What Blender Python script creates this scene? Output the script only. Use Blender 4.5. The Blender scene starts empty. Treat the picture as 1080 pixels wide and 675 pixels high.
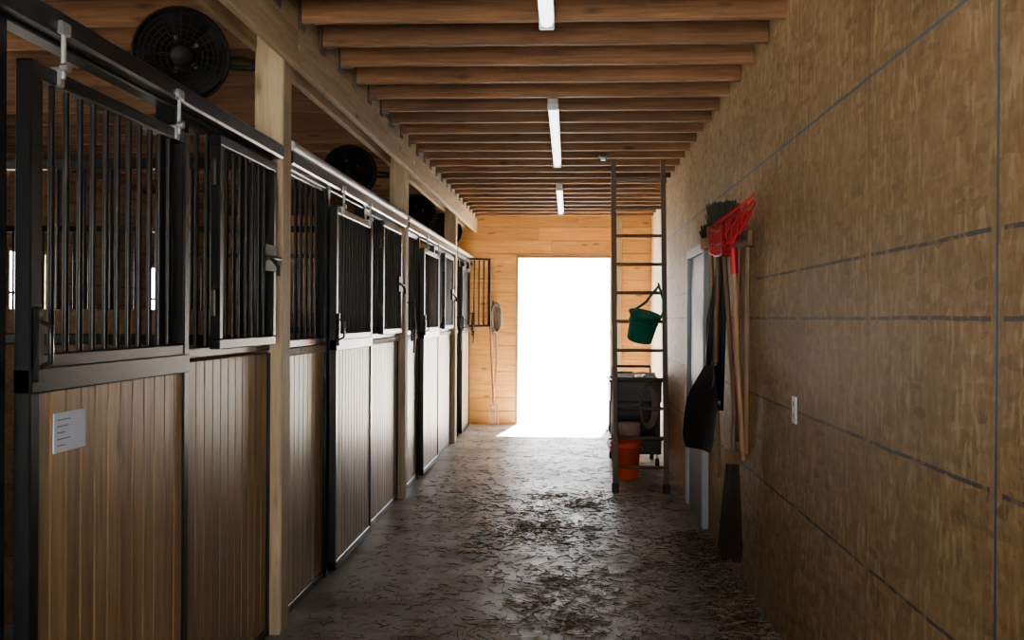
import bpy, math, random
from mathutils import Vector, Matrix
random.seed(7)
scene = bpy.context.scene
V = Vector

# ---------------------------------------------------------------- materials
def new_mat(name):
    m = bpy.data.materials.new(name); m.use_nodes = True
    nt = m.node_tree
    return m, nt, nt.nodes["Principled BSDF"]

def ramp(nt, fac, stops):
    r = nt.nodes.new("ShaderNodeValToRGB")
    el = r.color_ramp.elements
    while len(el) < len(stops): el.new(0.5)
    for e, (p, c) in zip(el, stops):
        e.position = p; e.color = (*c, 1)
    nt.links.new(fac, r.inputs[0]); return r.outputs[0]

def coords(nt, scale, kind="Object"):
    tc = nt.nodes.new("ShaderNodeTexCoord"); mp = nt.nodes.new("ShaderNodeMapping")
    mp.inputs["Scale"].default_value = scale
    nt.links.new(tc.outputs[kind], mp.inputs[0]); return mp.outputs[0]

def noise(nt, vec, s, d=4, rough=.55, dist=0):
    n = nt.nodes.new("ShaderNodeTexNoise"); n.inputs["Scale"].default_value = s
    n.inputs["Detail"].default_value = d; n.inputs["Roughness"].default_value = rough
    n.inputs["Distortion"].default_value = dist
    nt.links.new(vec, n.inputs["Vector"]); return n.outputs["Fac"]

def mixc(nt, fac, a, b, mode="MIX"):
    m = nt.nodes.new("ShaderNodeMix"); m.data_type = "RGBA"; m.blend_type = mode
    for sock, val in ((m.inputs[0], fac), (m.inputs[6], a), (m.inputs[7], b)):
        if isinstance(val, (int, float)): sock.default_value = val
        elif isinstance(val, tuple): sock.default_value = (*val, 1)
        else: nt.links.new(val, sock)
    return m.outputs[2]

def math_(nt, op, a, b=None, c=None, clamp=False):
    m = nt.nodes.new("ShaderNodeMath"); m.operation = op; m.use_clamp = clamp
    for i, v in enumerate((a, b, c)):
        if v is None: continue
        if isinstance(v, (int, float)): m.inputs[i].default_value = v
        else: nt.links.new(v, m.inputs[i])
    return m.outputs[0]

def bump(nt, bsdf, h, strength=.3, dist=.01):
    b = nt.nodes.new("ShaderNodeBump"); b.inputs["Strength"].default_value = strength
    b.inputs["Distance"].default_value = dist
    nt.links.new(h, b.inputs["Height"]); nt.links.new(b.outputs[0], bsdf.inputs["Normal"])

def wood(name, dark, mid, light, axis, rough=.6, vary=.35, knots=True):
    m, nt, b = new_mat(name)
    sc = [14, 14, 14]; sc["xyz".index(axis)] = .8
    gi = nt.nodes.new("ShaderNodeNewGeometry")
    rnd = gi.outputs["Random Per Island"]
    tc = nt.nodes.new("ShaderNodeTexCoord")
    off = nt.nodes.new("ShaderNodeVectorMath"); off.operation = "ADD"
    mul = math_(nt, "MULTIPLY", rnd, 37.0)
    nt.links.new(tc.outputs["Object"], off.inputs[0]); nt.links.new(mul, off.inputs[1])
    mp = nt.nodes.new("ShaderNodeMapping"); mp.inputs["Scale"].default_value = sc
    nt.links.new(off.outputs[0], mp.inputs[0])
    n = noise(nt, mp.outputs[0], 2.2, 6, .6, 1.2)
    col = ramp(nt, n, [(.28, dark), (.5, mid), (.72, light)])
    if knots:
        mp2 = nt.nodes.new("ShaderNodeMapping"); s2 = [7, 7, 7]; s2["xyz".index(axis)] = 2.2
        mp2.inputs["Scale"].default_value = s2
        nt.links.new(off.outputs[0], mp2.inputs[0])
        v = nt.nodes.new("ShaderNodeTexVoronoi"); v.inputs["Scale"].default_value = 1.0
        nt.links.new(mp2.outputs[0], v.inputs["Vector"])
        k = ramp(nt, v.outputs["Distance"], [(.06, (1, 1, 1)), (.15, (0, 0, 0))])
        col = mixc(nt, math_(nt, "MULTIPLY", k, .75), col, tuple(c*.4 for c in dark))
    br = math_(nt, "MULTIPLY_ADD", rnd, vary*2, 1-vary)
    vm = nt.nodes.new("ShaderNodeVectorMath"); vm.operation = "SCALE"
    nt.links.new(col, vm.inputs[0]); nt.links.new(br, vm.inputs["Scale"])
    nt.links.new(vm.outputs[0], b.inputs["Base Color"])
    b.inputs["Roughness"].default_value = rough
    bump(nt, b, n, .25, .004)
    return m

def plain(name, col, rough=.5, metal=0, nz=.15, spec=.5):
    m, nt, b = new_mat(name)
    n = noise(nt, coords(nt, (9, 9, 9)), 3, 3)
    c = mixc(nt, n, tuple(x*(1-nz*1.2) for x in col), tuple(min(1, x*(1+nz*1.2)) for x in col))
    nt.links.new(c, b.inputs["Base Color"])
    b.inputs["Roughness"].default_value = rough
    b.inputs["Metallic"].default_value = metal
    b.inputs["Specular IOR Level"].default_value = spec
    return m

M = {}
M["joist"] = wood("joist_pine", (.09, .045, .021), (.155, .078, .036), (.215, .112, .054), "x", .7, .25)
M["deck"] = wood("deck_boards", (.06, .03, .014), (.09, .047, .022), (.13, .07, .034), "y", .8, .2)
M["beam"] = wood("beam_pine", (.26, .18, .11), (.37, .27, .17), (.45, .34, .22), "y", .6, .12)
M["post"] = wood("post_pine", (.32, .24, .155), (.44, .345, .23), (.52, .42, .29), "z", .6, .1)
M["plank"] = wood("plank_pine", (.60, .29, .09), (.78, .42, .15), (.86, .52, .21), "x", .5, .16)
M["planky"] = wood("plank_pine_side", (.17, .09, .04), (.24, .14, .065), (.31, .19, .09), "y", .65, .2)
M["tg"] = wood("tongue_groove", (.16, .10, .055), (.26, .175, .098), (.36, .25, .145), "z", .36, .24)
M["handle"] = wood("ash_handle", (.22, .125, .065), (.30, .18, .10), (.36, .23, .13), "z", .5, .2, False)
M["dwood"] = wood("weathered_handle", (.10, .06, .035), (.17, .10, .055), (.22, .14, .08), "z", .6, .3, False)
M["black"] = plain("black_powdercoat", (.007, .008, .010), .32, nz=.02, spec=.35)
M["steel"] = plain("galvanised_steel", (.45, .47, .5), .42, .9)
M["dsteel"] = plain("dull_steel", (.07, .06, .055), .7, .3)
M["white"] = plain("white_metal", (.75, .77, .8), .35)
M["rust"] = plain("ladder_metal", (.12, .09, .075), .5, .35)
M["fanblk"] = plain("fan_black", (.008, .008, .010), .55, nz=.02, spec=.3)
M["blackpl"] = plain("black_plastic", (.013, .013, .015), .45, nz=.05)
M["red"] = plain("red_plastic", (.36, .010, .016), .5, nz=.05)
M["orange"] = plain("orange_bucket", (.95, .12, .02), .4)
M["green"] = plain("green_rubber", (.01, .14, .10), .45)
M["dgreen"] = plain("grey_green_bristle", (.05, .06, .045), .8)
M["brown"] = plain("brown_bristle", (.05, .032, .022), .9, nz=.4)
M["rope"] = plain("rope_grey", (.25, .22, .19), .9)
M["paper"] = plain("paper", (.68, .76, .92), .8, nz=.03)
M["ink"] = plain("ink_blue", (.12, .16, .35), .8)
M["doorp"] = plain("door_paint", (.28, .32, .35), .45, nz=.05)
M["trim"] = plain("trim_white", (.50, .54, .57), .45, nz=.05)
M["pale"] = wood("pale_plywood", (.6, .47, .3), (.7, .57, .4), (.78, .66, .5), "z", .6, .05)
M["pink"] = plain("feed_tub", (.6, .42, .38), .6)
m, nt, b = new_mat("straw")
gi = nt.nodes.new("ShaderNodeNewGeometry")
c = ramp(nt, gi.outputs["Random Per Island"], [(0, (.05, .038, .024)), (.5, (.15, .115, .07)), (1, (.52, .43, .28))])
nt.links.new(c, b.inputs["Base Color"]); b.inputs["Roughness"].default_value = .8; M["straw"] = m
m, nt, b = new_mat("lamp_diffuser")
n = noise(nt, coords(nt, (3, 3, 3)), 2)
nt.links.new(ramp(nt, n, [(0, (.85, .92, 1)), (1, (.95, .98, 1))]), b.inputs["Emission Color"])
b.inputs["Emission Strength"].default_value = 2.6; b.inputs["Base Color"].default_value = (.8, .8, .8, 1); M["lamp"] = m

# floor
m, nt, b = new_mat("concrete_floor")
v = coords(nt, (1, 1, 1))
n1 = noise(nt, v, .9, 8, .62, .4); n2 = noise(nt, v, 2.2, 10, .74); n3 = noise(nt, v, 70, 4, .7)
base = ramp(nt, n1, [(.3, (.30, .30, .29)), (.52, (.42, .43, .42)), (.7, (.54, .555, .555))])
base = mixc(nt, ramp(nt, n2, [(.46, (0, 0, 0)), (.60, (.85, .85, .85))]), base, (.17, .145, .11))
base = mixc(nt, .25, base, ramp(nt, n3, [(.35, (.12, .11, .09)), (.65, (.6, .585, .55))]))
nt.links.new(base, b.inputs["Base Color"])
nt.links.new(ramp(nt, n2, [(.3, (.36,)*3), (.65, (.55,)*3)]), b.inputs["Roughness"])
bump(nt, b, math_(nt, "ADD", math_(nt, "MULTIPLY", n2, .4), math_(nt, "MULTIPLY", n3, .4)), .15, .006); M["floor"] = m

m, nt, b = new_mat("outside_gravel")
n = noise(nt, coords(nt, (1, 1, 1)), 6, 8)
nt.links.new(ramp(nt, n, [(.3, (.55, .54, .50)), (.7, (.75, .73, .69))]), b.inputs["Base Color"])
b.inputs["Roughness"].default_value = .95; M["ground"] = m

# OSB
m, nt, b = new_mat("osb_sheathing")
v = coords(nt, (1, 1, 1))
wn = nt.nodes.new("ShaderNodeTexNoise"); wn.inputs["Scale"].default_value = 14; wn.inputs["Detail"].default_value = 2
nt.links.new(v, wn.inputs["Vector"])
wv = nt.nodes.new("ShaderNodeVectorMath"); wv.operation = "MULTIPLY_ADD"
nt.links.new(wn.outputs["Color"], wv.inputs[0]); wv.inputs[1].default_value = (.04, .04, .04); nt.links.new(v, wv.inputs[2])
def flake(scale, rot):
    mp = nt.nodes.new("ShaderNodeMapping"); mp.inputs["Scale"].default_value = scale; mp.inputs["Rotation"].default_value = (rot, 0, 0)
    nt.links.new(wv.outputs[0], mp.inputs[0])
    vo = nt.nodes.new("ShaderNodeTexVoronoi"); vo.inputs["Scale"].default_value = 1
    nt.links.new(mp.outputs[0], vo.inputs["Vector"])
    sx = nt.nodes.new("ShaderNodeSeparateColor"); nt.links.new(vo.outputs["Color"], sx.inputs[0])
    return sx.outputs[0], sx.outputs[1]
fa, fa2 = flake((9, 48, 13), .25); fb, fb2 = flake((9, 15, 44), -.5); fc, fc2 = flake((9, 80, 32), -.2)
f = math_(nt, "ADD", math_(nt, "ADD", math_(nt, "MULTIPLY", fa, .34), math_(nt, "MULTIPLY", fb, .33)), math_(nt, "MULTIPLY", fc, .33))
big = noise(nt, v, 1.1, 5, .65)
osb = ramp(nt, f, [(.12, (.24, .15, .07)), (.4, (.34, .225, .11)), (.62, (.40, .275, .14)), (.88, (.51, .375, .215))])
hi_ = math_(nt, "GREATER_THAN", fa2, .92); lo_ = math_(nt, "GREATER_THAN", fb2, .94)
osb = mixc(nt, math_(nt, "MULTIPLY", hi_, .5), osb, (.62, .49, .31))
osb = mixc(nt, math_(nt, "MULTIPLY", lo_, .45), osb, (.14, .085, .042))
osb = mixc(nt, ramp(nt, big, [(.40, (0, 0, 0)), (.66, (.4, .4, .4))]), osb, (.47, .345, .195))
osb = mixc(nt, ramp(nt, big, [(.32, (.4, .4, .4)), (.46, (0, 0, 0))]), osb, (.23, .15, .07))
sp = nt.nodes.new("ShaderNodeSeparateXYZ"); nt.links.new(v, sp.inputs[0])
Y, Z = sp.outputs[1], sp.outputs[2]
wob = noise(nt, v, 3, 2)
Zw = math_(nt, "ADD", Z, math_(nt, "MULTIPLY_ADD", wob, .012, -.006))
Yw = math_(nt, "ADD", Y, math_(nt, "MULTIPLY_ADD", wob, .012, -.006))
patch = noise(nt, v, 16, 3)
def line(coord, c0, w, other, lo, hi):
    a = math_(nt, "COMPARE", coord, c0, w)
    g = math_(nt, "MULTIPLY", math_(nt, "GREATER_THAN", other, lo), math_(nt, "LESS_THAN", other, hi))
    return math_(nt, "MULTIPLY", a, g)
ys = [-2.7, -1.66, -.65, .37, 1.38, 2.39, 3.40, 4.42, 5.43, 6.45, 7.4, 8.5, 9.5, 10.5]
dk = None
def acc(cur, x): return x if cur is None else math_(nt, "MAXIMUM", cur, x)
for i in range(len(ys)-1):
    a, c_ = ys[i]+.035, ys[i+1]-.035
    hh = [1.5+(.215 if i in (4, 5, 6) or i % 2 == 1 else .4), 1.505, 1.5-.405, 1.5-.83]
    for h in hh: dk = acc(dk, line(Zw, h, .006, Y, a, c_))
blue = line(Zw, 2.312, .006, Y, -3, 11)
blue = acc(blue, line(Yw, 2.39, .008, Z, -1, 5))
seam = None
for y in ys: seam = acc(seam, line(Y, y, .003, Z, -1, 5))
thin = None
for y in (2.9, 3.9, 4.9, 1.9): thin = acc(thin, line(Yw, y, .003, Z, -1, 5))
keep = math_(nt, "GREATER_THAN", patch, .45)
osb = mixc(nt, math_(nt, "MULTIPLY", math_(nt, "MULTIPLY", dk, .85), math_(nt, "MULTIPLY_ADD", keep, .5, .5)), osb, (.05, .06, .085))
osb = mixc(nt, math_(nt, "MULTIPLY", blue, .8), osb, (.06, .14, .24))
osb = mixc(nt, math_(nt, "MULTIPLY", seam, .75), osb, (.06, .065, .07))
osb = mixc(nt, math_(nt, "MULTIPLY", thin, .45), osb, (.09, .085, .08))
nt.links.new(osb, b.inputs["Base Color"]); b.inputs["Roughness"].default_value = .6
b.inputs["Specular IOR Level"].default_value = .35
bump(nt, b, f, .3, .004); M["osb"] = m

# ---------------------------------------------------------------- mesh builder
class MB:
    def __init__(s): s.v = []; s.f = []; s.m = []; s.sm = []; s.mats = []
    def mi(s, k):
        if k not in s.mats: s.mats.append(k)
        return s.mats.index(k)
    def add(s, vs, fs, mat, smooth=False):
        o = len(s.v); s.v += [tuple(x) for x in vs]
        k = s.mi(mat)
        for f in fs: s.f.append([o+i for i in f]); s.m.append(k); s.sm.append(smooth)
    def box(s, x0, x1, y0, y1, z0, z1, mat, bev=0.0, mtx=None):
        if bev <= 0:
            vs = [V((x, y, z)) for x in (x0, x1) for y in (y0, y1) for z in (z0, z1)]
            fs = [(0, 1, 3, 2), (4, 6, 7, 5), (0, 4, 5, 1), (2, 3, 7, 6), (0, 2, 6, 4), (1, 5, 7, 3)]
        else:
            vs = []; idx = {}
            lo = (x0, y0, z0); hi = (x1, y1, z1)
            import itertools
            for c in itertools.product((0, 1), repeat=3):
                for ax in range(3):
                    p = [0, 0, 0]
                    for k in range(3):
                        e = hi[k] if c[k] else lo[k]
                        if k != ax: e += -bev if c[k] else bev
                        p[k] = e
                    idx[(c, ax)] = len(vs); vs.append(V(p))
            fs = []
            for ax in range(3):
                o1, o2 = [k for k in range(3) if k != ax]
                for sd in (0, 1):
                    q = []
                    for a, bb in ((0, 0), (1, 0), (1, 1), (0, 1)):
                        c = [0, 0, 0]; c[ax] = sd; c[o1] = a; c[o2] = bb
                        q.append(idx[(tuple(c), ax)])
                    fs.append(q)
                for a in (0, 1):
                    for bb in (0, 1):
                        c0 = [0, 0, 0]; c1 = [0, 0, 0]
                        c0[o1] = c1[o1] = a; c0[o2] = c1[o2] = bb; c0[ax] = 0; c1[ax] = 1
                        fs.append([idx[(tuple(c0), o1)], idx[(tuple(c1), o1)], idx[(tuple(c1), o2)], idx[(tuple(c0), o2)]])
            for c in itertools.product((0, 1), repeat=3):
                fs.append([idx[(c, 0)], idx[(c, 1)], idx[(c, 2)]])
        if mtx: vs = [mtx @ p for p in vs]
        s.add(vs, fs, mat)
    def tube(s, pts, r, mat, seg=8, closed=False, r1=None):
        pts = [V(p) for p in pts]; n = len(pts); vs = []; fs = []
        up = None
        for i, p in enumerate(pts):
            if closed: d = pts[(i+1) % n]-pts[i-1]
            else: d = pts[min(i+1, n-1)]-pts[max(i-1, 0)]
            d.normalize()
            if up is None:
                up = V((0, 0, 1)) if abs(d.z) < .9 else V((1, 0, 0))
            a = d.cross(up); a.normalize(); bb = a.cross(d); up = bb
            rr = r if r1 is None else r+(r1-r)*i/(n-1)
            for k in range(seg):
                t = 2*math.pi*k/seg
                vs.append(p+a*math.cos(t)*rr+bb*math.sin(t)*rr)
        for i in range(n if closed else n-1):
            for k in range(seg):
                j = (i+1) % n
                fs.append((i*seg+k, i*seg+(k+1) % seg, j*seg+(k+1) % seg, j*seg+k))
        s.add(vs, fs, mat, True)
        if not closed:
            s.add(vs[:seg], [tuple(range(seg))], mat); s.add(vs[-seg:], [tuple(range(seg))], mat)
    def ring(s, c, nrm, R, r, mat, n=28, seg=6, sx=1):
        q = V(nrm).to_track_quat("Z", "Y")
        s.tube([V(c)+q @ V((math.cos(2*math.pi*i/n)*R, math.sin(2*math.pi*i/n)*R, 0)) for i in range(n)], r, mat, seg, True)
    def lathe(s, prof, mtx, mat, n=28):
        vs = []; fs = []
        for r, z in prof:
            for k in range(n):
                t = 2*math.pi*k/n; vs.append(mtx @ V((r*math.cos(t), r*math.sin(t), z)))
        for i in range(len(prof)-1):
            for k in range(n):
                fs.append((i*n+k, i*n+(k+1) % n, (i+1)*n+(k+1) % n, (i+1)*n+k))
        s.add(vs, fs, mat, True)
    def obj(s, name):
        me = bpy.data.meshes.new(name); me.from_pydata(s.v, [], s.f)
        for k in s.mats: me.materials.append(M[k])
        me.polygons.foreach_set("material_index", s.m); me.polygons.foreach_set("use_smooth", s.sm)
        me.update()
        import bmesh
        bm = bmesh.new(); bm.from_mesh(me); bmesh.ops.recalc_face_normals(bm, faces=bm.faces); bm.to_mesh(me); bm.free()
        o = bpy.data.objects.new(name, me); scene.collection.objects.link(o); return o

# ---------------------------------------------------------------- dimensions
XR = 1.0; ZC = 2.9; YE = 14.0; YB = -2.7; XL = -4.9
f = MB(); f.box(XL-.1, 1.3, YB, YE+.12, -.15, 0, "floor"); f.obj("floor")
g = MB(); g.box(-40, 40, YE+.12, 90, -.2, -.03, "ground"); g.box(-40, 40, -60, YB, -.2, -.03, "ground"); g.box(-40, XL-.1, YB, YE+.12, -.2, -.03, "ground"); g.obj("outside_ground")
w = MB(); w.box(XR, XR+.14, YB, 10.45, 0, 3.12, "osb"); w.obj("wall_right")
w = MB(); w.box(XR+.14, XR+.25, 10.3, YE, 0, 3.12, "pale")
w.box(XR+.10, XR+.14, 10.45, 10.5, 0, ZC, "pale")
w.obj("wall_right_far")
# ---- end wall with doorway (horizontal planks)
DX0, DX1, DZ = -.745, .605, 2.37
e = MB(); z = 0.0
while z < 3.1:
    h = .185; z1 = min(z+h-.004, 3.12)
    def seg(a, b_, za=None):
        e.box(a, b_, YE, YE+.05, z if za is None else za, z1, "plank", .003)
    if z < DZ-.001:
        seg(XL, -2.2); seg(-2.196, DX0); seg(DX1, 1.25)
        if z1 > DZ+.02: seg(DX0, DX1, DZ)
    else:
        cut = random.uniform(-.6, .5); seg(XL, -2.2); seg(-2.196, cut-.002); seg(cut+.002, 1.25)
    z += h
e.box(XL, DX0, YE+.05, YE+.12, 0, 3.12, "plank"); e.box(DX1, 1.25, YE+.05, YE+.12, 0, 3.12, "plank")
e.box(DX0, DX1, YE+.05, YE+.12, DZ, 3.12, "plank")
e.obj("wall_end")
t = MB()
t.box(DX0-.0, DX0+.03, YE-.01, YE+.13, 0, DZ, "beam", .004); t.box(DX1-.03, DX1, YE-.01, YE+.13, 0, DZ, "beam", .004)
t.box(DX0+.03, DX1-.03, YE-.01, YE+.13, DZ-.03, DZ, "beam", .004); t.obj("trim_1")
t = MB(); t.box(DX1+.03, DX1+.13, YE-.09, YE, 0, ZC, "post", .006); t.obj("wooden_post")
w = MB()
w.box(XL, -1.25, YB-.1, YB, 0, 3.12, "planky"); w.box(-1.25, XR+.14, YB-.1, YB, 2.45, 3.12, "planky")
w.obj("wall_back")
# ---- left exterior wall with windows
wins = [(.4, 2.2), (4.9, 5.6), (8.45, 9.05), (11.35, 11.75)]  # first window is out of view, widened to bring more light into the stall
w = MB(); cur = YB; W0, W1 = 1.33, 2.06
for a, b_ in wins:
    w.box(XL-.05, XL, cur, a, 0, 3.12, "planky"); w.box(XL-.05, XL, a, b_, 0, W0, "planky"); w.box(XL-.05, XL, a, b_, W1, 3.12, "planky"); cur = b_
w.box(XL-.05, XL, cur, YE, 0, 3.12, "planky")
cuts = [YB]+[v_ for a in wins for v_ in a]+[YE]
zz = .2
while zz < 3.0:
    for k in range(0, len(cuts), 2): w.box(XL, XL+.012, cuts[k], cuts[k+1], zz, zz+.01, "deck")
    zz += .2
w.obj("wall_left")
for i, (a, b_) in enumerate(wins):
    w = MB()
    w.box(XL-.05, XL+.012, a-.03, a, W0-.03, W1+.03, "post"); w.box(XL-.05, XL+.012, b_, b_+.03, W0-.03, W1+.03, "post")
    w.box(XL-.05, XL+.012, a, b_, W0-.03, W0, "post"); w.box(XL-.05, XL+.012, a, b_, W1, W1+.03, "post")
    w.box(XL-.035, XL-.02, a, b_, (W0+W1)/2-.012, (W0+W1)/2+.012, "post")
    w.obj("window_%d" % (i+1))
# ---- ceiling
c = MB(); x = XL
while x < 1.2:
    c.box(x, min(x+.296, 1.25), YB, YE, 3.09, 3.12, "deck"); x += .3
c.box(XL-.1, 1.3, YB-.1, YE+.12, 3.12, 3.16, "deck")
c.obj("ceiling")
j = MB(); y = -1.4-.406*3
JY = []
while y < YE-.05:
    JY.append(y)
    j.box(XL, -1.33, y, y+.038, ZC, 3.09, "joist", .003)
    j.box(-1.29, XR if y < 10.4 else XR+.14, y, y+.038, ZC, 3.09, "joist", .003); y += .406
j.obj("ceiling_joists")
hb = MB()
for a, b_ in ((YB, 1.1), (1.104, 4.66), (4.664, 8.22), (8.224, 11.8), (11.804, YE)):
    hb.box(-1.33, -1.29, a, b_, 2.69, 3.09, "beam", .003)
    hb.box(-1.51, -1.47, a, b_, 2.76, 2.9, "beam", .003)
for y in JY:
    hb.box(-1.29, -1.282, y-.03, y+.068, ZC-.035, 3.05, "dsteel")  # joist hangers, coloured dark to stand in for the shadows along the beam
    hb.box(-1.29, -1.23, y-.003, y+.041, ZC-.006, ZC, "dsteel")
hb.obj("header_beam")
PY = [1.0, 4.6, 8.12, 11.75]
for y in PY:
    p = MB(); p.box(-1.48, -1.342, y, y+.14, 0, ZC, "post", .006)
    p.tube([(-1.345, y+.07, 2.78), (-1.285, y+.07, 2.78)], .012, "steel", 6)
    p.obj("wooden_post")

# ---------------------------------------------------------------- stalls
ZM = 1.33
def grille(mb, x, y0, y1, z0, z1, sp=.105, fr=.04, bar=.0095, d=.02):
    mb.box(x-d, x+d, y0, y1, z0, z0+fr, "black", .004); mb.box(x-d, x+d, y0, y1, z1-fr, z1, "black", .004)
    mb.box(x-d, x+d, y0, y0+fr, z0+fr, z1-fr, "black", .004); mb.box(x-d, x+d, y1-fr, y1, z0+fr, z1-fr, "black", .004)
    n = max(1, round((y1-y0-2*fr)/sp))
    for i in range(1, n):
        yy = y0+fr+(y1-y0-2*fr)*i/n
        mb.tube([(x, yy, z0+fr), (x, yy, z1-fr)], bar, "black", 8)
def boards(mb, x, y0, y1, z0, z1, w=.088, th=.018):
    n = max(1, round((y1-y0)/w)); s = (y1-y0)/n
    for i in range(n):
        mb.box(x-th, x+th, y0+i*s+.001, y0+(i+1)*s-.001, z0, z1, "tg", .004)
def panel(mb, x, y0, y1, ztop, cap=False):
    boards(mb, x, y0+.03, y1-.03, .04, ZM)
    mb.box(x-.024, x+.024, y0, y0+.04, 0, ZM, "black", .003); mb.box(x-.024, x+.024, y1-.04, y1, 0, ZM, "black", .003)
    mb.box(x-.024, x+.024, y0, y1, 0.0, .045, "black", .003)
    if cap: mb.box(x-.026, x+.03, y0, y1, ZM-.03, ZM+.01, "post", .004)
    grille(mb, x, y0, y1, ZM+.01, ztop)
def fixed(name, y0, ya, yb, y1, cap, lighttrack):
    s = MB(); x = -1.42
    panel(s, x, y0, ya, 2.25, cap); panel(s, x, yb, y1, 2.25, cap)
    s.box(x-.035, x+.035, ya-.02, ya+.05, 0, 2.25, "black", .004); s.box(x-.035, x+.035, yb-.05, yb+.02, 0, 2.25, "black", .004)
    s.box(x-.03, x+.03, y0, y1, 2.23, 2.29, "black", .004)
    s.box(-1.388, -1.335, y0, y1, 2.235, 2.30, "black", .008)
    if lighttrack:
        s.tube([(-1.35, y0, 2.325), (-1.35, y1, 2.325)], .026, "white", 12)
    s.obj(name)
def sdoor(y0, y1, sign=False):
    s = MB(); x = -1.362; d = .022
    boards(s, x, y0+.03, y1-.03, .06, ZM-.02, .08, .014)
    for a, b_ in ((y0, y0+.045), (y1-.045, y1)): s.box(x-d, x+d, a, b_, .03, 2.14, "black", .004)
    s.box(x-d, x+d, y0, y1, .03, .08, "black", .004)
    s.box(x-d-.003, x+d+.003, y0, y1, ZM-.03, ZM+.035, "black", .004)
    grille(s, x, y0+.02, y1-.02, ZM+.03, 2.14, .08)
    for yy in (y0+.14, y1-.12):
        s.box(x-.004, x+.028, yy-.014, yy+.014, 2.10, 2.15, "steel", .003)
        s.tube([(x+.03, yy, 2.12), (x+.03, yy, 2.27)], .007, "steel", 8)
        s.box(x+.022, x+.04, yy-.024, yy+.024, 2.235, 2.27, "steel", .004)
        s.tube([(x+.024, yy, 2.15), (x+.046, yy, 2.15)], .013, "steel", 8)
    s.box(x+d, x+d+.015, y0+.008, y0+.04, 1.33, 1.52, "black", .003)
    s.tube([(x+d, y0+.024, 1.36), (x+d+.04, y0+.024, 1.38), (x+d+.04, y0+.024, 1.47), (x+d, y0+.024, 1.49)], .007, "black", 6)
    s.obj("sliding_stall_door")
def feeddoor(y0, y1):
    s = MB(); x = -1.362
    grille(s, x, y0, y1, 1.37, 2.2, .08, .04)
    for zz in (1.55, 2.05): s.tube([(x+.005, y0-.012, zz-.05), (x+.005, y0-.012, zz+.05)], .014, "black", 8)
    s.box(x+.02, x+.03, y1-.2, y1-.01, 1.70, 1.82, "fanblk", .004)
    s.tube([(x+.035, y1-.16, 1.76), (x+.035, y1+.01, 1.76)], .010, "fanblk", 8)
    s.tube([(x+.035, y1-.12, 1.76), (x+.065, y1-.12, 1.72), (x+.065, y1-.12, 1.68)], .008, "fanblk", 6)
    s.box(x-.036, x-.02, y0+.05, y0+.1, 1.4, 1.44, "black"); s.box(x-.036, x-.02, y1-.1, y1-.05, 1.4, 1.44, "black")
    s.obj("stall_feed_door")
fixed("horse_stall_front", 1.14, 2.33, 3.47, 4.6, False, False); sdoor(2.41, 3.45)
fixed("horse_stall_front", 4.74, 5.66, 6.72, 8.12, True, True); sdoor(5.68, 6.74)
fixed("horse_stall_front", 8.26, 9.15, 10.2, 11.75, True, True); sdoor(9.17, 10.25)
fixed("horse_stall_front", 11.89, 12.5, 13.35, YE, True, True); sdoor(12.5, 13.4)
feeddoor(3.76, 4.5); feeddoor(7.15, 7.95); feeddoor(10.75, 11.55)
s = MB(); grille(s, 0, 0, .34, 1.37, 2.3, .07, .03)
o = s.obj("stall_feed_door"); o.location = (-1.36, 13.3, 0); o.rotation_euler = (0, 0, math.radians(-60))
s = MB(); xs = -1.348
s.box(xs, xs+.003, 2.535, 2.705, 1.135, 1.24, "paper")
for k in range(5):
    L = random.uniform(.04, .10); s.box(xs+.003, xs+.0035, 2.55, 2.55+L, 1.22-k*.017, 1.2222-k*.017, "ink")
s.obj("paper_sign")
for y in PY:
    s = MB(); yy = y+.07
    zz = .0
    while zz < 1.36:
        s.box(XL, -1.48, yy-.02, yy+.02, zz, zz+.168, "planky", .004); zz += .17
    s.box(XL, -1.48, yy-.03, yy+.03, 1.36, 1.41, "black", .004); s.box(XL, -1.48, yy-.025, yy+.025, 2.2, 2.25, "black", .004)
    n = 26
    for i in range(n):
        xx = XL+.06+(3.3)*i/(n-1)
        s.tube([(xx, yy, 1.41), (xx, yy, 2.2)], .009, "black", 6)
    s.obj("stall_partition")

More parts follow.
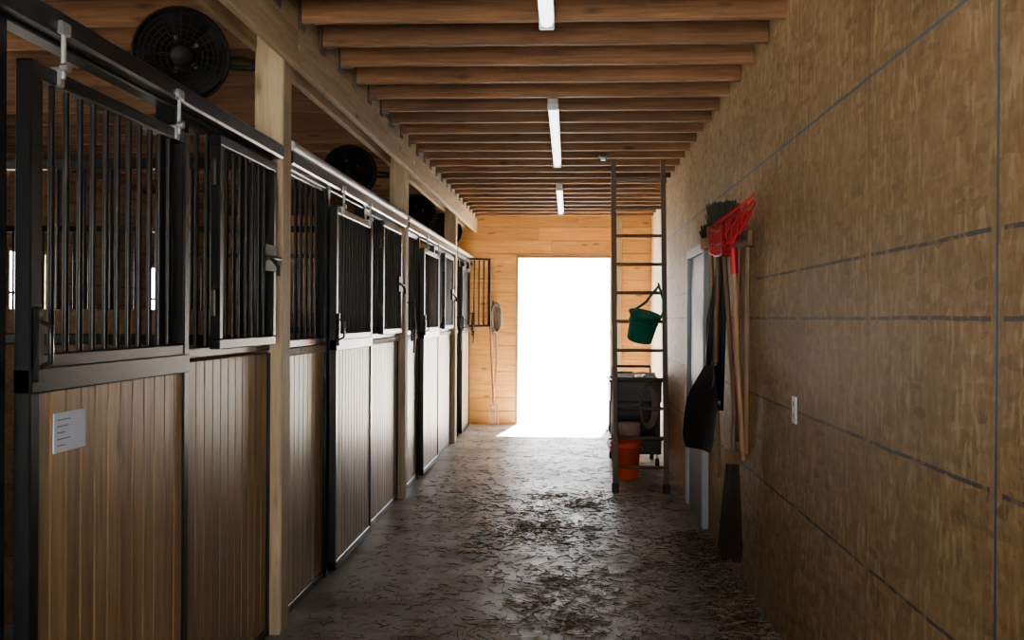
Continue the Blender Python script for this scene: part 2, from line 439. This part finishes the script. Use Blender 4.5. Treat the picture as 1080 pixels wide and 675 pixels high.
# ---------------------------------------------------------------- fans
def fan(c, R, ay):
    s = MB(); c = V(c); nrm = V((.35, -.9, -.28)).normalized(); q = nrm.to_track_quat("Z", "Y"); mt = Matrix.Translation(c) @ q.to_matrix().to_4x4()
    s.lathe([(R, -.07), (R+.008, -.065), (R+.008, .045), (R, .05), (R-.006, .045), (R-.006, -.065), (R, -.07)], mt, "fanblk", 36)
    s.lathe([(R-.005, -.06), (.09, -.075)], mt, "fanblk", 36)
    for zf in (.055,):
        for rr in [R*t/9 for t in range(2, 10)]:
            s.ring(mt @ V((0, 0, zf)), nrm, rr, .003, "fanblk", 32, 5)
        for i in range(24):
            t = 2*math.pi*i/24
            s.tube([mt @ V((.035*math.cos(t), .035*math.sin(t), zf)), mt @ V((R*math.cos(t), R*math.sin(t), zf))], .0026, "fanblk", 4)
    s.lathe([(0, .07), (.04, .066), (.05, .055), (.05, -.02), (.06, -.03), (.06, -.12), (.045, -.135), (0, -.135)], mt, "fanblk", 20)
    for b_ in range(5):
        a0 = 2*math.pi*b_/5; vs = []; fs = []
        for i in range(6):
            rr = .04+(R-.055)*i/5; w_ = .3+.24*math.sin(math.pi*(.15+.7*i/5))
            for k in range(4):
                an = a0+(k/3-.5)*w_*2; vs.append(mt @ V((rr*math.cos(an), rr*math.sin(an), (k/3-.5)*.06)))
        for i in range(5):
            for k in range(3): fs.append((i*4+k, i*4+k+1, i*4+k+5, i*4+k+4))
        s.add(vs, fs, "fanblk", True)
    a = mt @ V((R+.005, 0, 0)); b2 = mt @ V((-R-.005, 0, 0))
    if a.x < b2.x: a, b2 = b2, a
    s.tube([a, V((-1.53, ay-.03, a.z+.02)), V((-1.48, ay+.07, a.z+.02))], .014, "fanblk", 8)
    s.tube([mt @ V((0, 0, -.13)), V((c.x+.05, ay+.02, c.z)), V((-1.48, ay+.07, c.z))], .012, "fanblk", 8)
    s.obj("barn_fan")
fan((-1.76, 4.42, 2.68), .205, 4.6); fan((-1.76, 7.9, 2.66), .205, 8.12); fan((-1.76, 11.5, 2.70), .205, 11.75); fan((-1.66, 13.4, 2.66), .2, 13.6)
# ---------------------------------------------------------------- lights
for a, b_ in ((2.2, 4.6), (6.35, 8.8), (10.4, 12.8)):
    s = MB(); x = -.11
    s.box(x-.035, x+.035, a, b_, ZC-.03, ZC, "white", .006)
    n = 10; vs = []; fs = []
    for yy in (a+.03, b_-.03):
        for i in range(n+1):
            t = math.pi*i/n; vs.append((x+.032*math.cos(t), yy, ZC-.03-.04*math.sin(t)))
    for i in range(n): fs.append((i, i+1, n+2+i, n+1+i))
    s.add(vs, fs, "lamp", True); s.add(vs[:n+1], [tuple(range(n+1))], "white"); s.add(vs[n+1:], [tuple(range(n+1))], "white")
    for yy in (a+.015, b_-.015): s.box(x-.036, x+.036, yy-.018, yy+.018, ZC-.074, ZC-.03, "white", .006)
    s.obj("ceiling_light")
s = MB(); s.box(.25, .32, 8.5, 8.62, ZC-.03, ZC, "dsteel", .006); s.tube([(.285, 8.56, ZC-.03), (.285, 8.56, ZC-.05)], .02, "white", 12); s.obj("junction_box")

# ---------------------------------------------------------------- ladder
s = MB()
def lp(t, side):
    foot = V((.41, 8.6, 0)) if side == 0 else V((.845, 8.6, 0)); top = V((.385, 8.86, 2.9)) if side == 0 else V((.82, 8.86, 2.9))
    return foot.lerp(top, t)
for sd in (0, 1):
    a, b_ = lp(0.01, sd), lp(1.0, sd)
    rot = (b_-a).to_track_quat("Z", "Y").to_matrix().to_4x4()
    mt = Matrix.Translation(a) @ rot
    L = (b_-a).length
    s.box(-.022, .022, -.0125, .0125, 0, L, "rust", .003, mt)
    s.box(-.03, .03, -.025, .025, -.03, .05, "blackpl", .006, mt)
for i in range(11):
    t = .075+i*.0865
    s.tube([lp(t, 0)+V((-.012, 0, 0)), lp(t, 1)+V((.012, 0, 0))], .0145, "rust", 8)
s.obj("ladder")

s = MB(); mt = Matrix.Translation((.60, 8.56, 1.31)) @ Matrix.Rotation(math.radians(12), 4, "Y") @ Matrix.Rotation(math.radians(14), 4, "X")
s.lathe([(0, 0), (.10, 0), (.108, .01), (.128, .22), (.14, .225), (.142, .245), (.13, .248), (.122, .23), (.103, .02), (0, .018)], mt, "green", 32)
s.ring(mt @ V((0, 0, .17)), mt.to_3x3() @ V((0, 0, 1)), .125, .005, "green")
hk = V((.775, 8.66, .075*2.9+6*.0865*2.9+.06))
s.tube([mt @ V((.13, 0, .22)), mt @ V((.15, 0, .33)), hk, hk+V((0, .06, .02))], .011, "green", 8)
s.tube([mt @ V((-.13, 0, .22)), mt @ V((-.02, 0, .34)), hk, hk+V((0, .06, .0))], .011, "green", 8)
s.obj("hanging_bucket")
s = MB(); mt = Matrix.Translation((.54, 9.4, 0))
s.lathe([(0, 0), (.112, 0), (.117, .006), (.138, .29), (.148, .292), (.148, .305), (.14, .308), (.14, .33), (.149, .334), (.149, .348), (.14, .352), (.132, .345), (.11, .012), (0, .01)], mt, "orange", 36)
s.tube([mt @ V((.148*math.cos(t), .148*math.sin(t)*.3-.1, .30-.13*math.sin(t))) for t in [math.pi*k/12 for k in range(13)]], .0035, "steel", 6)
s.obj("plastic_bucket")
s = MB(); cx0, cx1, cy0, cy1 = .42, .93, 10.0, 10.75
def tub(z0, z1):
    s.box(cx0+.02, cx1-.02, cy0+.02, cy1-.02, z0, z0+.02, "blackpl", .005)
    s.box(cx0, cx1, cy0, cy0+.025, z0, z1, "blackpl", .008); s.box(cx0, cx1, cy1-.025, cy1, z0, z1, "blackpl", .008)
    s.box(cx0, cx0+.025, cy0, cy1, z0, z1, "blackpl", .008); s.box(cx1-.025, cx1, cy0, cy1, z0, z1, "blackpl", .008)
    s.box(cx0-.015, cx1+.015, cy0-.015, cy0+.03, z1-.02, z1, "blackpl", .006); s.box(cx0-.015, cx1+.015, cy1-.03, cy1+.015, z1-.02, z1, "blackpl", .006)
tub(.14, .3); tub(.66, .88)
for a in (cx0+.04, cx1-.04):
    for b_ in (cy0+.04, cy1-.04):
        s.box(a-.03, a+.03, b_-.03, b_+.03, .16, .7, "blackpl", .008)
        s.tube([(a-.02, b_, .05), (a+.02, b_, .05)], .05, "blackpl", 16); s.box(a-.012, a+.012, b_-.012, b_+.012, .05, .15, "steel")
s.box(cx0+.02, cx1-.02, cy1-.06, cy1-.03, .3, .66, "blackpl", .005)
s.tube([(cx0+.05, cy1, .85), (cx0+.05, cy1+.08, .98), (cx1-.05, cy1+.08, .98), (cx1-.05, cy1, .85)], .015, "blackpl", 8)
s.obj("utility_cart")
s = MB(); s.box(.48, .66, 10.1, 10.35, .68, .95, "white", .012); s.box(.473, .667, 10.093, 10.357, .93, .95, "white", .006); s.box(.68, .75, 10.08, 10.3, .68, .92, "steel", .01); s.box(.76, .88, 10.1, 10.4, .68, .935, "trim", .012)
s.tube([(.66, 10.1, .94), (.74, 10.08, .95), (.87, 10.12, .94)], .012, "white", 8); s.obj("grooming_supplies")
s = MB(); mt = Matrix.Translation((.62, 10.2, .16)); s.lathe([(0, 0), (.09, 0), (.1, .01), (.11, .26), (.115, .27), (.1, .28), (0, .285)], mt, "pink", 24)
s.tube([mt @ V((-.1, -.05, .25)), mt @ V((0, -.13, .15)), mt @ V((.1, -.05, .25))], .004, "steel", 5)
s.obj("feed_tub")
s = MB()
for k in range(6):
    s.tube([(.78+.012*k*.3+math.cos(t)*(.06+.006*k), 9.965-.004*k, .62+math.sin(t)*(.17+.008*k)) for t in [2*math.pi*i/20 for i in range(20)]], .009, "rope", 6, True)
s.tube([(.78, 9.97, .79), (.78, 9.985, .89)], .008, "rope", 6)
s.obj("coiled_rope")

# ---------------------------------------------------------------- side door
s = MB(); a, b_ = 7.15, 8.2
s.box(.982, 1.0, a+.07, b_-.07, .01, 1.98, "doorp", .003)
for z0, z1 in ((.15, .85), (1.0, 1.85)): s.box(.976, .983, a+.2, b_-.2, z0, z1, "doorp", .003)
s.box(.955, 1.0, a, a+.07, 0, 2.05, "trim", .004); s.box(.955, 1.0, b_-.07, b_, 0, 2.05, "trim", .004); s.box(.955, 1.0, a+.07, b_-.07, 1.98, 2.05, "trim", .004)
s.tube([(.982, a+.14, 1.0), (.94, a+.14, 1.0)], .012, "steel", 10); s.tube([(.945, a+.14, 1.0), (.925, a+.14, 1.0)], .028, "steel", 14)
s.obj("door_1")
def outlet(name, y, z, tall=.12, w=.075):
    s = MB(); s.box(.993, 1.0, y, y+w, z-tall/2, z+tall/2, "white", .002)
    for dz in (-.025, .025): s.box(.9915, .994, y+w/2-.014, y+w/2+.014, z+dz-.013, z+dz+.013, "trim", .001); s.box(.991, .9917, y+w/2-.006, y+w/2-.003, z+dz-.007, z+dz+.006, "blackpl"); s.box(.991, .9917, y+w/2+.003, y+w/2+.006, z+dz-.007, z+dz+.006, "blackpl")
    s.obj(name)
outlet("wall_outlet", 4.42, 1.10); outlet("light_switch", 8.45, 1.40); outlet("light_switch", 8.45, 1.16)

# ---------------------------------------------------------------- tools on right wall
s = MB(); s.box(.972, 1.0, 5.5, 6.6, 1.9, 1.99, "dwood", .004)
s.box(.972, 1.0, 5.58, 5.70, .75, 1.9, "dwood", .004)
for yy in (5.55, 5.7, 5.95, 6.15, 6.4): s.tube([(.98, yy, 1.94), (.90, yy, 1.965)], .009, "dsteel", 6)
s.obj("tool_rack")
s = MB()
B = V((.875, 5.36, 1.82)); L_ = V((.955, 5.5, .73))
s.tube([B, B.lerp(L_, .5)+V((-.005, 0, 0)), L_], .0155, "handle", 10)
s.tube([B+V((-.005, 0, .06)), B-V((-.004, 0, .08))], .022, "red", 10)
n = 15; W = .42
def fp(i, t):
    yy = B.y-W/2+W*i/(n-1)
    side = 1-abs(i/(n-1)*2-1)**3
    return V((.78+.17*t+.02*side*(1-t), yy, B.z+.02+.23*t-.04*math.sin(t*math.pi)+.03*(1-side)))
for i in range(n): s.tube([fp(i, t/6) for t in range(7)], .0055, "red", 6, r1=.004)
for t in (0, .2, .45): s.tube([fp(i, t) for i in range(n)], .008, "red", 6)
for i in (0, n-1):
    for dz in (.06, .13):
        s.tube([fp(i, 0)+V((0, 0, dz)), fp(i, .35)+V((-.01, 0, dz)), fp(i, .95)+V((0, 0, dz*.4))], .007, "red", 6)
    for t in (0, .15, .3, .45, .6, .75): s.tube([fp(i, t), fp(i, t)+V((-.005, 0, .13*(1-t*.5)))], .005, "red", 5)
for dz in (.06, .13): s.tube([fp(i, 0)+V((0, 0, dz)) for i in range(n)], .007, "red", 6)
for i in range(1, n-1): s.tube([fp(i, 0), fp(i, 0)+V((0, 0, .13))], .0045, "red", 5)
s.tube([B+V((-.005, 0, .03)), fp(n//2, 0), fp(n//2, .3)], .016, "red", 8)
s.obj("manure_fork")
s = MB()
T = V((.91, 6.15, 2.08)); Bm = V((.875, 6.0, 1.12))
s.tube([T, T.lerp(Bm, .5), Bm], .0155, "dwood", 10)
s.tube([T+V((-.05, -.02, .06)), T+V((.04, .02, .06))], .015, "dwood", 8)
s.tube([T+V((-.045, -.02, .06)), T, T+V((.035, .02, .06))], .01, "blackpl", 8)
wd = V((.35, -.94, 0)).normalized(); fw = V((-.94, -.35, 0)).normalized(); vs = []; fs = []
NI, NJ = 10, 8
for th in (0, .006):
    for i in range(NI+1):
        v_ = i/NI; z = 1.22-.5*v_; hw = .19*min(1, .3+v_*1.9)*(1 if v_ < .85 else math.cos((v_-.85)/.15*.7))
        for k in range(NJ+1):
            u_ = k/NJ*2-1
            curl = .055*u_*u_*(1-.4*v_)+.10*math.sin(v_*1.5)
            vs.append(Bm*1.0+wd*(u_*hw)+fw*(curl+th-.02)+V((0, 0, z-Bm.z)))
    o_ = (NI+1)*(NJ+1)*(1 if th else 0)
    for i in range(NI):
        for k in range(NJ):
            p = o_+i*(NJ+1)+k; fs.append((p, p+1, p+NJ+2, p+NJ+1))
s.add(vs, fs, "blackpl", True); s.tube([Bm+V((0, 0, .12)), Bm+V((-.02, 0, -.1))], .024, "blackpl", 10, r1=.012)
s.obj("scoop_shovel")
def broom(name, top, bot, bl, wdir, mat, wtop, wbot, hm="dwood", headup=False, bw=.0035):
    s = MB(); top = V(top); bot = V(bot)
    s.tube([top, bot], .014, hm, 10)
    d = (bot-top).normalized() if not headup else (top-bot).normalized()
    base = bot if not headup else top
    wd = V(wdir).normalized(); th = d.cross(wd).normalized()
    vs = [base+wd*a*wtop*.5+th*c_*.022+d*e_ for e_ in (-.03, .04) for a, c_ in ((-1, -1), (1, -1), (1, 1), (-1, 1))]
    s.add(vs, [(0, 1, 2, 3), (4, 5, 6, 7), (0, 1, 5, 4), (1, 2, 6, 5), (2, 3, 7, 6), (3, 0, 4, 7)], hm)
    for i in range(260):
        a = random.uniform(-1, 1); c_ = random.uniform(-1, 1)
        p = base+wd*a*wtop*.48+th*c_*.018+d*.035
        q = base+wd*(a*wbot*.5+random.uniform(-.01, .01))+th*(c_*.03+random.uniform(-.01, .01))+d*(bl+random.uniform(-.06, .01))
        s.tube([p, q], bw, mat, 3)
    s.obj(name)
broom("corn_broom", (.955, 5.66, 1.9), (.91, 5.56, .74), .56, (.7, -.7, 0), "brown", .07, .13)
broom("push_broom", (.88, 5.78, 2.0), (.96, 5.74, .8), .17, (.35, -.93, 0), "dgreen", .30, .30, headup=True)
broom("stable_broom", (.90, 6.42, 1.98), (.955, 6.35, .5), .12, (.2, -.97, 0), "brown", .26, .28, "handle", True)
s = MB()
for k in range(4):
    x0 = .90+.015*k; y0 = 6.38-.03*k
    s.tube([(.96, y0, 1.95), (x0-.02, y0-.03, 1.5), (x0-.03, y0-.05, 1.15-.06*k), (x0+.02, y0+.05, 1.1-.06*k), (x0+.03, y0+.03, 1.5), (.965, y0+.02, 1.94)], .012, "blackpl", 6)
s.obj("lead_ropes")

def halter(y, z, L, name="horse_halter"):
    s = MB(); x = -1.315
    s.tube([(-1.345, y, z), (x+.03, y, z), (x+.04, y, z+.02)], .006, "black", 6)
    s.tube([(x+.02, y, z+.01), (x+.02, y-.06, z-L*.5), (x+.02, y-.03, z-L), (x+.03, y+.04, z-L*.95), (x+.02, y+.05, z-L*.5)], .009, "blackpl", 6, True)
    s.ring((x+.025, y, z-L*.55), (1, .2, 0), .055, .009, "blackpl", 16)
    s.tube([(x+.03, y+.02, z-.02), (x+.04, y+.03, z-L*.7), (x+.03, y, z-L*1.3)], .008, "blackpl", 6)
    s.obj(name)
halter(8.2, 1.62, .32); halter(11.8, 1.5, .3); halter(13.36, 1.55, .3)
s = MB(); s.tube([(-1.02, 13.62, .32), (-1.12, 13.95, 1.7)], .016, "handle", 8)
for k in range(4): s.tube([(-1.07+.035*k, 13.6, .3), (-1.08+.04*k, 13.57, .18), (-1.09+.045*k, 13.5, 0.01)], .006, "steel", 6)
s.tube([(-1.08, 13.6, .3), (-.96, 13.6, .3)], .008, "steel", 6); s.obj("pitchfork")
s = MB()
for k in range(5): s.tube([(-1.06+.012*k+math.cos(t)*(.022+.012*k), 13.93-.012*k, 1.5+math.sin(t)*(.24-.01*k)) for t in [2*math.pi*i/18 for i in range(18)]], .012, "rope", 6, True)
s.tube([(-1.02, 13.9, 1.3), (-1.0, 13.92, .9), (-1.04, 13.9, .5)], .012, "rope", 6)
s.tube([(-1.04, 14.0, 1.72), (-1.04, 13.88, 1.73)], .01, "steel", 6); s.obj("hanging_lead_rope")

# ---------------------------------------------------------------- straw scatter
vs = []; fs = []
def straw(x, y, L, w, z):
    a = random.uniform(0, math.pi); d = V((math.cos(a), math.sin(a), random.uniform(-.06, .06))); nn = V((-d.y, d.x, 0)).normalized()
    bend = V((-d.y, d.x, 0))*random.uniform(-.12, .12)*L
    o = len(vs); c_ = V((x, y, z+w+abs(d.z)*L*.5))
    for t in (-.5, 0, .5):
        p = c_+d*L*t+(bend if t == 0 else V((0, 0, 0)))
        vs.extend([tuple(p-nn*w), tuple(p+nn*w), tuple(p+V((0, 0, w*1.5)))])
    for k in (0, 3):
        for i in range(3): fs.append((o+k+i, o+k+(i+1) % 3, o+k+3+(i+1) % 3, o+k+3+i))
cl = [(random.gauss(.0, .5), random.uniform(3.6, 8.5), random.uniform(.08, .35)) for _ in range(60)]
cnt = 0
while cnt < 8000:
    if random.random() < .65:
        cx, cy, cr = random.choice(cl); x = random.gauss(cx, cr); y = random.gauss(cy, cr*1.3)
    else: x = random.uniform(-1.25, .98); y = 3.5+10*random.random()**1.7
    if not (-1.3 < x < .97 and 2 < y < 13.9): continue
    straw(x, y, random.uniform(.015, .09), random.uniform(.0010, .0022), 0); cnt += 1
for _ in range(3000):
    straw(.97-abs(random.gauss(0, .14)), random.uniform(3.5, 7), random.uniform(.02, .1), .002, random.uniform(0, .02))
me = bpy.data.meshes.new("scattered_straw"); me.from_pydata(vs, [], fs); me.materials.append(M["straw"])
scene.collection.objects.link(bpy.data.objects.new("scattered_straw", me))

# ---------------------------------------------------------------- world & sun
wd = bpy.data.worlds.new("World"); scene.world = wd; wd.use_nodes = True
nt = wd.node_tree; bg = nt.nodes["Background"]
tc = nt.nodes.new("ShaderNodeTexCoord"); sx = nt.nodes.new("ShaderNodeSeparateXYZ"); nt.links.new(tc.outputs["Generated"], sx.inputs[0])
c = ramp(nt, math_(nt, "MULTIPLY_ADD", sx.outputs[2], .5, .5), [(.5, (1, .985, .965)), (1, (.72, .85, 1))])
nt.links.new(c, bg.inputs[0]); bg.inputs[1].default_value = 8.5
sun = bpy.data.lights.new("sun", "SUN"); sun.energy = 150; sun.angle = .03; sun.color = (1, .93, .82)
so = bpy.data.objects.new("sun", sun); scene.collection.objects.link(so)
so.rotation_euler = V((.12, 1, 1.5)).to_track_quat("Z", "Y").to_euler()

# ---------------------------------------------------------------- camera
cam = bpy.data.cameras.new("camera"); cam.lens = 35; cam.sensor_width = 36; cam.clip_start = .05
co = bpy.data.objects.new("camera", cam); scene.collection.objects.link(co)
R = Matrix.Rotation(math.radians(3.27), 4, "Z") @ Matrix.Rotation(math.radians(90-.14), 4, "X") @ Matrix.Rotation(math.radians(.35), 4, "Z")
co.matrix_world = Matrix.Translation((0, 0, 1.5)) @ R
scene.camera = co
scene.view_settings.view_transform = "AgX"
scene.view_settings.look = "AgX - Medium High Contrast"
scene.view_settings.exposure = 0.25
